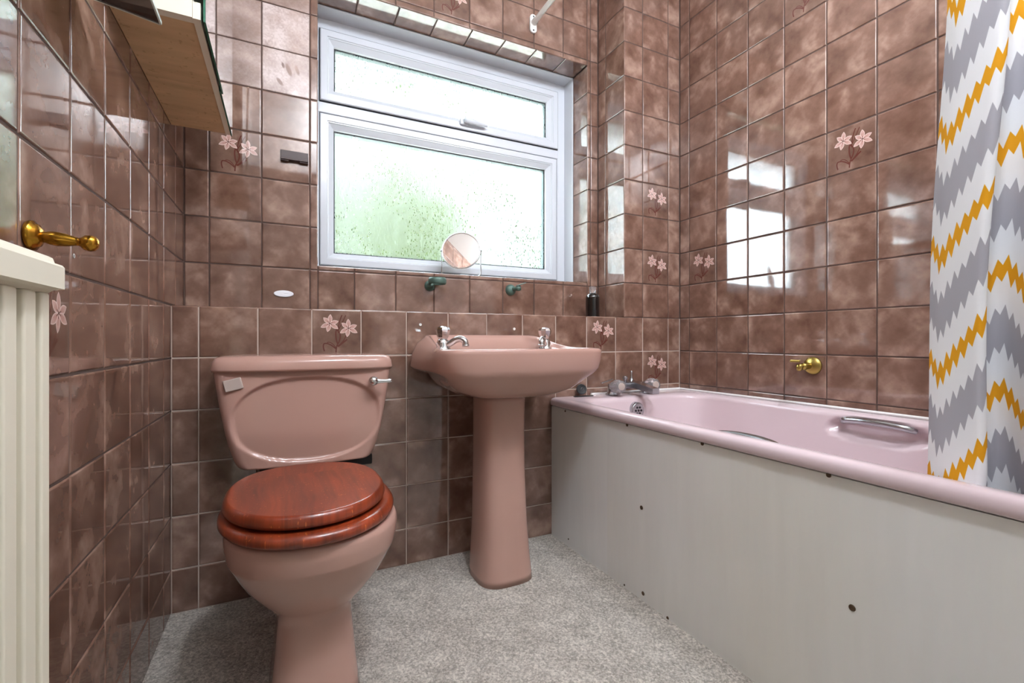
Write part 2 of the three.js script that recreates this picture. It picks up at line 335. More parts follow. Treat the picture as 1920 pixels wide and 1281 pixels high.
{
  const FX0 = 0.08, FX1 = 1.268, FH0 = 0.25, FH1 = 1.276;
  put(win, 'lining', mitred(OX0 - 0.03, OX1 + 0.001, OH0 - 0.02, OH1 + 0.001, [[0, DW + 0.05], [0, DW - 0.07], [0.004, DW - 0.071], [0.006, DW - 0.066], [0.008, DW + 0.02]]), M.upvc);
  put(win, 'frame', mitred(FX0, FX1, FH0, FH1, [[0, DW + 0.07], [0, DW + 0.002], [0.003, DW], [0.04, DW], [0.044, DW + 0.004], [0.046, DW + 0.03], [0.046, DW + 0.07]]), M.upvc);
  put(win, 'transom', clean([rbox(FX0 + 0.04, FX1 - 0.04, 0.902, 0.945, DW, DW + 0.06, 0.004)]), M.upvc);
  // bottom fixed light: bead, gasket, pane; top opening light the same with its sash standing proud
  const light = (name, h0, h1, proud) => {
    const f0 = DW - proud, s = put(win, name, mitred(FX0 + 0.047, FX1 - 0.047, h0, h1, [[0, DW + 0.05], [0, f0 + 0.003], [0.003, f0], [0.026, f0], [0.028, f0 + 0.004], [0.031, f0 + 0.004], [0.033, f0 + 0.008], [0.052, f0 + 0.022], [0.054, f0 + 0.032], [0.054, DW + 0.05]]), M.upvc);
    put(s, 'gasket', mitred(FX0 + 0.0445, FX1 - 0.0445, h0 - 0.0025, h1 + 0.0025, [[0, DW + 0.02], [0, f0 + 0.006], [0.0028, f0 + 0.006], [0.0028, DW + 0.02]]), M.gasket);
    put(s, 'glazing_seal', mitred(FX0 + 0.1, FX1 - 0.1, h0 + 0.053, h1 - 0.053, [[0, f0 + 0.031], [0.003, f0 + 0.031], [0.004, f0 + 0.034]]), M.gasket);
    put(s, 'spacer', mitred(FX0 + 0.098, FX1 - 0.098, h0 + 0.051, h1 - 0.051, [[0, f0 + 0.034], [0, f0 + 0.034], [0.0075, f0 + 0.036], [0.0075, f0 + 0.054]]), M.spacer);
    const pane = new THREE.BoxGeometry(FX1 - FX0 - 0.19, h1 - h0 - 0.1, 0.004); pane.translate((FX0 + FX1) / 2, (h0 + h1) / 2 + EYE, -(f0 + 0.0345));
    flatUV(pane, 'x', 'y', 1);
    const p = put(s, 'pane', pane, glass, 'frosted pane beaded with drops'); p.castShadow = false;
  };
  // patterned glass: short vertical ripples, with clear drops that show the garden
  const drops = [];
  for (let i = 0; i < 5200; i++) { const x = rnd(), y = rnd(); if (fbm(x * 5, y * 5, 611, 3, 5) + 0.25 * rnd() > 0.62) drops.push([x, y, rr(0.0008, 0.0034), rr(1, 2.6)]); }
  const frost = canvasTexture(1024, 1024, (ctx, n) => {
    const im = ctx.createImageData(n, n);
    for (let y = 0; y < n; y++) for (let x = 0; x < n; x++) { const u = x / n, v = y / n, k = (y * n + x) * 4, f = 90 + 46 * (fbm(u * 150, v * 60, 5, 2) - 0.5) + 34 * (fbm(u * 6, v * 6, 19, 3) - 0.5); im.data[k] = im.data[k + 1] = im.data[k + 2] = f; im.data[k + 3] = 255; }
    ctx.putImageData(im, 0, 0);
    for (const [x, y, r, st] of drops) { const q = 15 + 40 * hash(Math.floor(x * 4000), Math.floor(y * 4000), 2); ctx.fillStyle = `rgb(${q},${q},${q})`; ctx.beginPath(); ctx.ellipse(x * n, y * n, r * n, r * st * n, 0, 0, 7); ctx.fill(); }
  }, false);
  frost.repeat.set(1.1, 1.1);
  const ripple = dataTexture(512, 512, (u, v) => { const f = 255 * fbm(u * 100, v * 40, 15, 2, 0); return [f, f, f]; }, false);
  ripple.repeat.set(2, 2);
  var glass = std('frosted_glass', '#f6fbf8', 1, { transmission: 1, thickness: 0.004, roughnessMap: frost, bumpMap: ripple, bumpScale: 0.0006, ior: 1.45 });
  light('fixed_light', FH0 + 0.047, 0.9, 0.0);
  light('opening_light', 0.947, FH1 - 0.047, 0.012);
  // espagnolette handle on the opening light's bottom rail
  const hd = DW - 0.012, hb = put(win, 'handle', clean([
    rbox(0.705, 0.745, 0.962, 0.99, hd - 0.012, hd, 0.005),
    loft([[0.722, 0.022], [0.745, 0.02], [0.79, 0.017], [0.83, 0.012]].map(([x, r], i) => Array.from({ length: 16 }, (_, k) => { const a = k / 16 * Math.PI * 2; return V(x, 0.978 - i * 0.001 + Math.sin(a) * r * 0.62, hd - 0.026 + i * 0.0015 + Math.cos(a) * r * 0.5); })), { capA: true, capB: true }),
  ]), M.upvc);
  put(hb, 'keyhole', turned([[0, 0], [0.004, 0], [0.004, 0.002], [0, 0.002]], V(0.735, 0.986, hd - 0.011), new THREE.Vector3(0, 0, 1)), M.gasket);
}

// ---------------------------------------------------------------- garden beyond the frosted glass
structure('ground', box(-16, 18, FLOOR - 0.35, FLOOR - 0.15, DB + 0.35, 34), std('lawn', '#415a2b', 0.95), 'green lawn outside the window', 'lawn');
structure('ground_patio', box(-3, 6, FLOOR - 0.14, FLOOR - 0.1, DB + 0.36, 5.4), std('pale_paving', '#d9d3c9', 0.9), 'pale paved patio outside under the window', 'patio');
structure('roof_eave', clean([box(-1.5, 3, 1.56, 1.6, DB + 0.32, 2.42), box(-1.5, 3, 1.42, 1.62, 2.42, 2.44)]), std('eave_board', '#e8e8e4', 0.5), 'white eave boards above the window outside', 'eave');
{
  const half = new THREE.CylinderGeometry(0.055, 0.055, 4.5, 16, 1, true, 0, Math.PI); half.rotateZ(Math.PI / 2); half.rotateX(Math.PI); half.translate(0.75, 1.44 + EYE, -2.51);
  solo('gutter', 'grey half round rain gutter outside above the window', 'gutter', half, std('gutter_plastic', '#6d7072', 0.5, { side: THREE.DoubleSide }));
}
const leafMat = (c) => std('leaf_' + c.slice(1), c, 0.7, { transmission: 0.35, thickness: 0, side: THREE.DoubleSide });
const leafGeo = new THREE.BufferGeometry();
leafGeo.setAttribute('position', new THREE.Float32BufferAttribute([0, 0, 0, 0.5, 0.5, 0.12, 0, 1.4, 0, -0.5, 0.5, 0.12], 3)); leafGeo.setIndex([0, 1, 2, 0, 2, 3]); leafGeo.computeVertexNormals();
const bark = std('bark', '#5d4c3a', 0.9);
function shrub(x, d, top, rad, color, label, n = 2600) {
  const base = V(x, FLOOR - 0.15, d), g = thing('garden_shrub', label, 'shrub', base, 'shrubs in the garden'), ht = top - (FLOOR - 0.15);
  const lp = [], li = [], lv = new THREE.Vector3();
  const o = new THREE.Object3D();
  for (let i = 0; i < n; i++) {
    const a = rr(0, 6.283), z = rr(-1, 1), k = Math.cbrt(rr(0.25, 1)), r = Math.sqrt(1 - z * z), lump = 0.8 + 0.35 * Math.sin(a * 3 + x * 9) * Math.cos(z * 4 + x);
    o.position.set(Math.cos(a) * r * k * rad * lump, ht * 0.56 + z * k * ht * 0.44, Math.sin(a) * r * k * rad * lump);
    o.rotation.set(rr(-1.5, 1.5), rr(0, 6.28), rr(-1.5, 1.5)); o.scale.setScalar(rr(0.1, 0.2)); o.updateMatrix(); for (let q = 0; q < 4; q++) { lv.fromBufferAttribute(leafGeo.attributes.position, q).applyMatrix4(o.matrix); lp.push(lv.x, lv.y, lv.z); } li.push(i * 4, i * 4 + 1, i * 4 + 2, i * 4, i * 4 + 2, i * 4 + 3);
  }
  const lg = new THREE.BufferGeometry(); lg.setAttribute('position', new THREE.Float32BufferAttribute(lp, 3)); lg.setIndex(li); lg.computeVertexNormals();
  const m = new THREE.Mesh(lg, leafMat(color)); m.name = 'foliage'; g.add(m);
  put(g, 'trunk', turned([[0.06, 0], [0.05, ht * 0.4], [0.03, ht * 0.7]], base, AX.y, 8), bark);
}
shrub(-0.3, 7.3, 4.8, 1.1, '#4a571c', 'yellow green leafy shrub left of centre behind the frosted glass', 4200);
shrub(1.9, 6.7, 4.0, 0.95, '#455420', 'low green shrub behind the round mirror outside the frosted glass', 3200);
shrub(4.0, 7.4, 3.7, 0.95, '#3d4b1e', 'mid green shrub seen towards the right of the frosted glass', 2800);
shrub(6.8, 8.4, 2.6, 1.3, '#344a25', 'pale green shrub at the far right behind the frosted glass');
shrub(1.7, 10.6, 6.2, 1.8, '#3a4a1f', 'taller green shrub farthest back in the garden', 5600);
shrub(-3.2, 8.2, 4.6, 1.4, '#455522', 'broad green shrub at the far left of the garden', 3800);

// ---------------------------------------------------------------- lamps
function globeLamp(x, d, power, label) {
  const g = thing('ceiling_lamp', label, 'lamp', V(x, CEIL - 0.16, d));
  put(g, 'rose', turned([[0, 0], [0.06, 0], [0.055, 0.03], [0, 0.03]], V(x, CEIL - 0.03, d), AX.y), M.whitePlastic);
  put(g, 'bulb_globe', new THREE.SphereGeometry(0.075, 24, 16).translate(x, CEIL - 0.1 + EYE, -d), std('lamp_glow', '#ffffff', 0.4, { emissive: '#e9f1ff', emissiveIntensity: 2.2 }));
  const l = new THREE.PointLight('#e9f1ff', power, 0, 2); l.position.set(0, 0.06, 0); l.castShadow = true; l.shadow.radius = 3.6; l.shadow.bias = -0.002; g.add(l);
}
globeLamp(0.4, 0.08, 4.4, 'white globe ceiling lamp just inside the doorway');
globeLamp(1.18, 0.3, 3.0, 'white globe ceiling lamp over the bath');
globeLamp(0.25, -0.85, 0.4, 'white globe ceiling lamp on the landing');

// ---------------------------------------------------------------- toilet
const TX = 0.062;
const toilet = thing('toilet', 'pink close coupled toilet with a dark red wooden seat', 'toilet', V(TX, FLOOR, 1.28));
{
  // cistern: rings from the bottom up; the front carries an oval hollow
  const levels = []; for (let i = 0; i <= 60; i++) levels.push(lerp(-0.352, -0.083, i / 60));
  const hw = (h) => { const t = Math.max(0, (h + 0.352) / 0.269); return 0.168 + 0.064 * Math.pow(t, 0.55); };
  const ring = (h, inset = 0) => {
    const pts = [], w = hw(h) - inset, r = 0.03, f = 1.422 + inset + 0.01 * (1 - smooth(-0.352, -0.25, h)), N = 90, cb = 0.012 * Math.pow((w - r) / w, 3);
    const push = (x, d) => { const dent = 0.0095 * (1 - smooth(0.92, 1.04, Math.pow(Math.abs(x - 0.004) / 0.192, 2.3) + Math.pow(Math.abs(h + 0.223) / 0.117, 2.3))); pts.push(V(TX + x, h, d + dent)); };
    for (let i = 0; i <= 8; i++) { const a = Math.PI + i / 8 * Math.PI / 2; push(-w + r + Math.cos(a) * r, f + cb + r + Math.sin(a) * r); }
    for (let i = 1; i < N; i++) { const x = lerp(-w + r, w - r, i / N); push(x, f + 0.012 * Math.pow(Math.abs(x) / w, 3)); }
    for (let i = 0; i <= 8; i++) { const a = 1.5 * Math.PI + i / 8 * Math.PI / 2; push(w - r + Math.cos(a) * r, f + cb + r + Math.sin(a) * r); }
    pts.push(V(TX + w, h, 1.604)); pts.push(V(TX - w, h, 1.604));
    return pts;
  };
  const rings = [ring(-0.356, 0.03), ring(-0.355, 0.014), ring(-0.3535, 0.005), ...levels.map((h) => ring(h))];
  const cis = put(toilet, 'cistern', outward(loft(rings, { capA: true, capB: true })), M.ceramic);
  const lr = (h, w, f, b) => { const p = []; for (let k = 0; k < 96; k++) { const a = k / 96 * Math.PI * 2, c = Math.cos(a), s = Math.sin(a); const x = Math.sign(c) * Math.pow(Math.abs(c), 0.32) * w, u = Math.sign(s) * Math.pow(Math.abs(s), 0.32); const bow = 0.012 * (x / w) * (x / w) * (u < 0 ? 1 : 0); p.push(V(TX + x, h, lerp(f, b, (u + 1) / 2) + bow)); } return p; };
  const lid = put(toilet, 'cistern_lid', outward(loft([lr(-0.086, 0.228, 1.42, 1.6), lr(-0.087, 0.238, 1.408, 1.607), lr(-0.08, 0.24, 1.405, 1.608), lr(-0.062, 0.237, 1.408, 1.607), lr(-0.05, 0.231, 1.415, 1.604), lr(-0.045, 0.218, 1.43, 1.595), lr(-0.043, 0.18, 1.455, 1.575), lr(-0.042, 0.08, 1.49, 1.54)], { capA: true, capB: true })), M.ceramic);
  const lever = put(toilet, 'flush_lever', clean([new THREE.SphereGeometry(0.014, 24, 18).translate(TX + 0.172, -0.1205 + EYE, -1.4),
    loft([[0.176, 0.0095], [0.19, 0.0062], [0.204, 0.005], [0.218, 0.0058], [0.224, 0.0045]].map(([x, r]) => Array.from({ length: 14 }, (_, k) => { const a = k / 14 * 6.2832; return V(TX + x, -0.1215 + Math.sin(a) * r, 1.396 + Math.cos(a) * r * 0.7); })), { capA: true, capB: true }),
    turned([[0.009, 0], [0.009, 0.02]], V(TX + 0.172, -0.1205, 1.43), AX.z)]), M.chrome, 'chrome flush lever');
  const plug = new RoundedBoxGeometry(0.043, 0.031, 0.007, 3, 0.003); plug.rotateZ(0.24); plug.translate(TX - 0.183, -0.119 + EYE, -1.4245);
  put(toilet, 'lever_hole_cover', plug, M.greyPlastic, 'pale grey square hole cover');
  // pan
  const pan = (h, w, f, b, wb, n = 2.2) => { const p = []; const C = 1.125; for (let k = 0; k < 72; k++) { const a = k / 72 * Math.PI * 2, c = Math.cos(a), s = Math.sin(a); const e = 2 / (s > 0 ? Math.max(n, 2.8) : n); let x = Math.sign(c) * Math.pow(Math.abs(c), e) * w, t = Math.pow(Math.abs(s), e); const d = s > 0 ? C + t * (b - C) : C - t * (C - f); if (s > 0) x *= lerp(1, wb / w, t * t); p.push(V(TX + x, h, d)); } return p; };
  put(toilet, 'pan', outward(loft([
    pan(FLOOR, 0.094, 1.03, 1.5, 0.09, 3), pan(-0.74, 0.088, 1.04, 1.5, 0.085, 3), pan(-0.66, 0.08, 1.052, 1.49, 0.08, 2.9), pan(-0.6, 0.075, 1.06, 1.48, 0.08, 2.7), pan(-0.578, 0.078, 1.05, 1.48, 0.085, 2.4), pan(-0.56, 0.092, 1.032, 1.49, 0.09, 2.3), pan(-0.535, 0.115, 1.006, 1.5, 0.1), pan(-0.505, 0.138, 0.984, 1.53, 0.11), pan(-0.475, 0.155, 0.966, 1.56, 0.12), pan(-0.455, 0.165, 0.956, 1.58, 0.125), pan(-0.447, 0.1695, 0.951, 1.585, 0.13), pan(-0.442, 0.1705, 0.95, 1.588, 0.13), pan(-0.42, 0.1745, 0.945, 1.59, 0.13), pan(-0.402, 0.175, 0.945, 1.59, 0.13), pan(-0.393, 0.172, 0.949, 1.588, 0.128), pan(-0.389, 0.165, 0.957, 1.58, 0.122), pan(-0.389, 0.05, 1.06, 1.3, 0.04)], { capA: true, capB: true })), M.ceramic);
  put(toilet, 'coupling_gasket', clean([rbox(TX - 0.125, TX + 0.185, -0.388, -0.356, 1.5, 1.58, 0.004)]), M.black, 'black rubber strip between cistern and pan');
  // seat and lid
  const grain = dataTexture(512, 512, (u, v) => {
    const wob = 0.08 * fbm(u * 4, v * 3, 71, 3), r = fbm((u + wob) * 46, v * 3.2, 73, 4), s = fbm((u + wob) * 7, v * 1.5, 79, 3);
    const flake = fbm(u * 70, v * 70, 91, 2) > 0.83 ? 1 : 0, t = clamp(0.15 + r * 0.55 + (s - 0.4) * 0.9);
    return [lerp(76, 166, t) + flake * 50, lerp(27, 70, t) + flake * 46, lerp(15, 35, t) + flake * 22];
  });
  const wood = std('mahogany', '#ffffff', 0.28, { map: grain, clearcoat: 0.35, clearcoatRoughness: 0.14 });
  const egg = (h, a, f, b, dx = 0) => { const C = 1.15, p = []; for (let k = 0; k < 80; k++) { const t = k / 80 * Math.PI * 2, c = Math.cos(t), s = Math.sin(t); const e = 2 / (s > 0 ? 2.5 : 2.08); p.push(V(TX - 0.008 + dx + Math.sign(c) * Math.pow(Math.abs(c), e) * a, h, s > 0 ? C + Math.pow(s, e) * (b - C) : C - Math.pow(-s, e) * (C - f))); } return p; };
  const seat = put(toilet, 'seat', flatUV(outward(loft([egg(-0.386, 0.12, 1.0, 1.3), egg(-0.387, 0.165, 0.948, 1.33), egg(-0.3845, 0.174, 0.937, 1.338), egg(-0.378, 0.179, 0.931, 1.342), egg(-0.37, 0.179, 0.931, 1.342), egg(-0.363, 0.175, 0.936, 1.339), egg(-0.359, 0.166, 0.946, 1.332), egg(-0.358, 0.12, 1.0, 1.29)], { capA: true, capB: true })), 'x', 'z', 3.2), wood);
  const top = put(toilet, 'seat_lid', flatUV(outward(loft([egg(-0.3545, 0.12, 1.0, 1.3, -0.006), egg(-0.355, 0.155, 0.958, 1.345, -0.006), egg(-0.352, 0.163, 0.948, 1.352, -0.006), egg(-0.345, 0.1655, 0.945, 1.355, -0.006), egg(-0.335, 0.163, 0.948, 1.353, -0.006), egg(-0.33, 0.159, 0.952, 1.349, -0.006), egg(-0.3285, 0.1565, 0.955, 1.347, -0.006), egg(-0.328, 0.1545, 0.957, 1.345, -0.006), egg(-0.328, 0.1, 1.01, 1.29, -0.006), egg(-0.328, 0.03, 1.1, 1.19, -0.006)], { capA: true, capB: true })), 'x', 'z', 3.2), wood);
  for (const s of [-1, 1]) put(toilet, 'hinge', clean([turned([[0, 0], [0.012, 0], [0.012, 0.03], [0, 0.03]], V(TX + s * 0.08, -0.389, 1.365), AX.y), turned([[0, -0.02], [0.009, -0.02], [0.009, 0.02], [0, 0.02]], V(TX + s * 0.08, -0.357, 1.358), AX.x)]), M.oldBrass, 'brass hinge');
  const bump = put(seat, 'buffer', rbox(TX - 0.02, TX + 0.02, -0.3581, -0.3546, 0.985, 1.0, 0.001), M.black);
}

// ---------------------------------------------------------------- basin on its pedestal
const SX = 0.65, SD = 1.6085;
const P2 = (x, d, h) => V(SX + x, h, SD - d);      // across, out from the wall, height
function rayRing(poly, N = 120, passes = 2, cx = 0, cd = 0.22) {
  const out = [];
  for (let k = 0; k < N; k++) {
    const a = k / N * Math.PI * 2, dx = Math.cos(a), dy = Math.sin(a); let best = 1e9;
    for (let i = 0; i < poly.length; i++) { const [x0, y0] = poly[i], [x1, y1] = poly[(i + 1) % poly.length], ex = x1 - x0, ey = y1 - y0, den = dx * ey - dy * ex; if (Math.abs(den) < 1e-9) continue; const t = ((x0 - cx) * ey - (y0 - cd) * ex) / den, s = ((x0 - cx) * dy - (y0 - cd) * dx) / den; if (t > 0 && s >= -1e-6 && s <= 1 + 1e-6) best = Math.min(best, t); }
    out.push(best);
  }
  let r = out; for (let p = 0; p < passes; p++) r = r.map((v, i) => (r[(i + N - 1) % N] + 2 * v + r[(i + 1) % N]) / 4);
  return r.map((v, k) => { const a = k / N * Math.PI * 2; return [cx + Math.cos(a) * v, cd + Math.sin(a) * v]; });
}
const basin = thing('wash_basin', 'pink pedestal wash basin under the window', 'basin', V(SX, FLOOR, 1.42));
{
  const poly = (wb, wf, wm, front, back = 0) => [[-wb, back], [wb, back], [wm, 0.2], [wf, front - 0.07], [wf - 0.012, front - 0.03], [wf - 0.05, front - 0.01], [0, front], [-wf + 0.05, front - 0.01], [-wf + 0.012, front - 0.03], [-wf, front - 0.07], [-wm, 0.2]];
  const hr = (d) => -0.0265 + 0.0435 * Math.pow(1 - smooth(0.0, 0.3, d), 1.15);
  const lift = (ring, f) => ring.map(([x, d]) => P2(x, d, f(x, d)));
  const A = (g) => rayRing(poly(0.212 + g, 0.27 + g, 0.236 + g, 0.44 + g, Math.max(0, -g)), 144, 7);
  const rings = [
    lift(rayRing(poly(0.05, 0.055, 0.06, 0.27, 0.11), 144, 3), () => -0.184),
    lift(rayRing(poly(0.1, 0.105, 0.115, 0.32, 0.06), 144, 6), () => -0.1815),
    lift(rayRing(poly(0.14, 0.15, 0.16, 0.362, 0.025), 144, 8), () => -0.171),
    lift(rayRing(poly(0.17, 0.19, 0.192, 0.39, 0.008), 144, 8), () => -0.154),
    lift(rayRing(poly(0.19, 0.215, 0.21, 0.41, 0.0), 144, 7), () => -0.132),
    lift(rayRing(poly(0.2, 0.234, 0.22, 0.421, 0.0), 144, 5), () => -0.115),
    lift(rayRing(poly(0.216, 0.243, 0.23, 0.4265, 0.0), 144, 5), () => -0.109),
    lift(rayRing(poly(0.244, 0.25, 0.242, 0.43, 0), 144, 5), () => -0.103),
    lift(rayRing(poly(0.264, 0.257, 0.254, 0.433, 0), 144, 7), () => -0.097),
    lift(rayRing(poly(0.271, 0.264, 0.26, 0.436, 0), 144, 7), () => -0.088),
    lift(rayRing(poly(0.262, 0.27, 0.26, 0.44, 0), 144, 7), (x, d) => lerp(-0.085, hr(d), 0.4)),
    lift(rayRing(poly(0.24, 0.272, 0.252, 0.441, 0), 144, 7), (x, d) => lerp(-0.085, hr(d), 0.75)),
    lift(A(0.001), (x, d) => hr(d) - 0.006), lift(A(-0.003), (x, d) => hr(d) - 0.0015), lift(A(-0.009), (x, d) => hr(d)), lift(A(-0.016), (x, d) => hr(d) - 0.0015), lift(A(-0.021), (x, d) => Math.max(hr(d) - 0.012, -0.034)),
    lift(rayRing(poly(0.178, 0.236, 0.204, 0.408, 0.045), 144, 6), () => -0.0345),
    lift(rayRing(poly(0.13, 0.2, 0.165, 0.39, 0.13), 144, 3), () => -0.037),
    lift(rayRing(poly(0.122, 0.19, 0.155, 0.38, 0.14), 144, 4), () => -0.05),
    lift(rayRing(poly(0.11, 0.17, 0.14, 0.36, 0.15), 144, 5), () => -0.1),
    lift(rayRing(poly(0.07, 0.1, 0.08, 0.3, 0.18), 144, 5), () => -0.143),
    lift(rayRing(poly(0.02, 0.02, 0.02, 0.24, 0.2), 144, 3), () => -0.15)];
  put(basin, 'bowl', outward(loft(rings, { capA: true, capB: true })), M.ceramic);
  const sq = (h, w, f, b, n = 3.2) => Array.from({ length: 64 }, (_, k) => { const a = k / 64 * Math.PI * 2, c = Math.cos(a), s = Math.sin(a); return V(SX + Math.sign(c) * Math.pow(Math.abs(c), 2 / n) * w, h, lerp(f, b, (Math.sign(s) * Math.pow(Math.abs(s), 2 / n) + 1) / 2)); });
  put(basin, 'pedestal', outward(loft([sq(FLOOR, 0.095, 1.322, 1.52), sq(-0.76, 0.0935, 1.325, 1.52), sq(-0.7, 0.089, 1.333, 1.52), sq(-0.6, 0.083, 1.342, 1.52), sq(-0.45, 0.079, 1.35, 1.52), sq(-0.3, 0.077, 1.352, 1.52), sq(-0.2, 0.0775, 1.348, 1.52), sq(-0.17, 0.079, 1.345, 1.52)], { capA: true, capB: true })), M.ceramic);
  put(basin, 'waste', turned([[0, 0], [0.02, 0], [0.022, 0.002], [0, 0.003]], P2(0, 0.22, -0.15), AX.y), M.chrome);
}
function basinTap(x, dir, label) {
  const p = P2(x, 0.158, -0.034), g = thing('basin_tap', label, 'tap', p, 'chrome taps on the basin');
  const yy = (r, h) => Array.from({ length: 8 }, (_, k) => { const a = (k + 0.5) / 8 * 6.2832; return new THREE.Vector3(p.x + Math.cos(a) * r, p.y + h, p.z + Math.sin(a) * r); });
  put(g, 'body', turned([[0, 0], [0.0265, 0], [0.026, 0.004], [0.022, 0.01], [0.0205, 0.022], [0.017, 0.031], [0.013, 0.038], [0, 0.038]], p, AX.y), M.chrome);
  const f = new THREE.Vector3(dir[0], 0, dir[1]).normalize(), at = (a, h) => p.clone().addScaledVector(f, a).add(new THREE.Vector3(0, h, 0));
  put(g, 'spout', clean([tube([at(0.004, 0.012), at(0.026, 0.022), at(0.048, 0.034), at(0.064, 0.036), at(0.076, 0.028), at(0.079, 0.017)], 0.0105, 40, 14), turned([[0, 0], [0.0115, 0], [0.0115, 0.008], [0, 0.008]], at(0.079, 0.011), AX.y)]), M.chrome);
  put(g, 'tap_head', crease(loft([yy(0.014, 0.036), yy(0.0175, 0.041), yy(0.0225, 0.058), yy(0.0235, 0.066), yy(0.02, 0.0735), yy(0.011, 0.077)], { capA: true, capB: true }), 0.3), M.chrome, 'faceted chrome tap head');
}
basinTap(-0.19, [0.75, 0.66], 'chrome tap on the left shoulder of the pink basin');
basinTap(0.19, [-0.62, 0.78], 'chrome tap on the right shoulder of the pink basin');

// ---------------------------------------------------------------- bath
const BX0 = 0.952, BX1 = 1.6555, BD0 = DF + 0.012, BD1 = 1.6085, RIM = -0.2295;
const bath = thing('bathtub', 'pink bathtub along the right wall', 'bathtub', V(1.3, FLOOR, 0.75));
function rrect(x0, x1, d0, d1, r, h, nl = 150, ns = 40, nc = 8) {
  const p = [], arc = (cx, cd, a0) => { for (let i = 0; i <= nc; i++) { const a = a0 + i / nc * Math.PI / 2; p.push([cx + Math.cos(a) * r, cd + Math.sin(a) * r]); } };
  const seg = (ax, ad, bx, bd, n) => { for (let i = 1; i < n; i++) p.push([lerp(ax, bx, i / n), lerp(ad, bd, i / n)]); };
  arc(x1 - r, d1 - r, 0); seg(x1 - r, d1, x0 + r, d1, ns); arc(x0 + r, d1 - r, Math.PI / 2); seg(x0, d1 - r, x0, d0 + r, nl);
  arc(x0 + r, d0 + r, Math.PI); seg(x0 + r, d0, x1 - r, d0, ns); arc(x1 - r, d0 + r, 1.5 * Math.PI); seg(x1, d0 + r, x1, d1 - r, nl);
  return p.map(([x, d]) => V(x, h, d));
}
{
  const o = (i, h) => rrect(BX0 + i, BX1 - i, BD0 + i, BD1 - i, 0.012, h);
  const IX0 = 0.998, IX1 = 1.614, ID0 = 0.02, ID1 = 1.5;
  const wall = [];
  const depth = (t) => lerp(-0.241, -0.6, t);
  for (let i = 0; i <= 34; i++) {
    const t = i / 34, tt = t < 0.86 ? t : t, slope = 0.055 * t + (t > 0.8 ? 0.09 * Math.pow((t - 0.8) / 0.2, 2) : 0), back = 0.25 * t;
    wall.push(rrect(IX0 + 0.014 + slope, IX1 - 0.014 - slope, ID0 + 0.014 + back, ID1 - 0.014 - slope * 1.1, lerp(0.11, 0.14, t), depth(t)));
  }
  const HD0 = 0.78, HH = -0.279;
  wall.forEach((r) => r.forEach((p) => { const d = -p.z, h = p.y - EYE, q = Math.pow(Math.abs(d - HD0) / 0.14, 2.2) + Math.pow(Math.abs(h - HH) / 0.034, 2.2); if (d > 0.4 && d < 1.1) p.x += Math.sign(p.x - 1.306) * 0.026 * (1 - smooth(0.6, 1.08, q)); }));
  const rings = [o(0.03, -0.262), o(0.006, -0.2625), o(0.001, -0.259), o(0, -0.25), o(0.0005, -0.242), o(0.004, -0.2345), o(0.011, -0.2305), o(0.02, RIM), rrect(IX0 - 0.012, IX1 + 0.012, ID0 - 0.012, ID1 + 0.012, 0.1, RIM - 0.001), rrect(IX0, IX1, ID0, ID1, 0.105, RIM - 0.003), rrect(IX0 + 0.008, IX1 - 0.008, ID0 + 0.008, ID1 - 0.008, 0.108, RIM - 0.007), ...wall];
  const tub = put(bath, 'tub', loft(rings, { capB: true }), M.bath);
  tub.geometry.computeVertexNormals();
  for (const [x, s, lab] of [[IX1 - 0.018, 1, 'curved chrome grab handle on the wall side'], [IX0 + 0.018, -1, 'chrome grab handle on the room side']]) {
    const hp = [[0.875, 0.012, -0.268], [0.862, -0.006, -0.262], [0.82, -0.014, -0.257], [0.78, -0.016, -0.256], [0.74, -0.014, -0.257], [0.698, -0.006, -0.262], [0.685, 0.012, -0.268]].map(([d, out, h]) => V(x + s * out, h + (s > 0 ? 0.008 : 0.014), d));
    put(bath, 'grab_handle', tube(hp, 0.0098, 60, 14), M.dullChrome, lab);
  }
  const of = put(bath, 'overflow', turned([[0, 0], [0.033, 0], [0.034, 0.004], [0.032, 0.02], [0.029, 0.024], [0, 0.024]], V(1.283, -0.286, 1.488), AX.z), M.dullChrome, 'round chrome overflow');
  for (let k = 0; k < 7; k++) { const a = k / 6 * 6.2832, r = k === 6 ? 0 : 0.014; put(of, 'overflow_hole', turned([[0, 0], [0.0045, 0], [0.0045, 0.0012], [0, 0.0012]], V(1.283 + Math.cos(a) * r, -0.286 + Math.sin(a) * r, 1.464), AX.z, 12), M.black); }
  put(bath, 'sealant', clean([tube([V(XR - 0.006, RIM + 0.002, DL - 0.006), V(XR - 0.006, RIM + 0.003, 0.9), V(XR - 0.006, RIM + 0.002, BD0)], 0.0048, 60, 8), tube([V(BX0 + 0.2, RIM + 0.001, DL - 0.006), V(1.3, RIM + 0.002, DL - 0.006), V(XR - 0.006, RIM + 0.002, DL - 0.006)], 0.0056, 30, 8)]), M.sealant, 'white sealant bead');
}
const panelMap = dataTexture(512, 512, (u, v) => { const f = fbm(u * 3, v * 3, 501, 4) - 0.5, s = fbm(u * 60, v * 6, 507, 3) - 0.5, y = clamp((fbm(u * 2.2 + 5, v * 2.2, 521, 3) - 0.42) * 1.6); return [232 + f * 12 + s * 6, 232 + f * 12 + s * 6 - y * 3, 230 + f * 11 + s * 6 - y * 12]; });
const panel = put(bath, 'side_panel', flatUV(box(0.962, 0.97, FLOOR, -0.2655, BD0, DL - 0.003), 'z', 'y', 0.8), std('hardboard', '#ffffff', 0.42, { map: panelMap }), 'off white hardboard side panel pinned with small screws');
const ray = (u, v) => { const xc = (u - 960) / FOCAL, c = Math.cos(YAW), s = Math.sin(YAW); return [xc * c + s, (637 - v) / FOCAL, -xc * s + c]; };
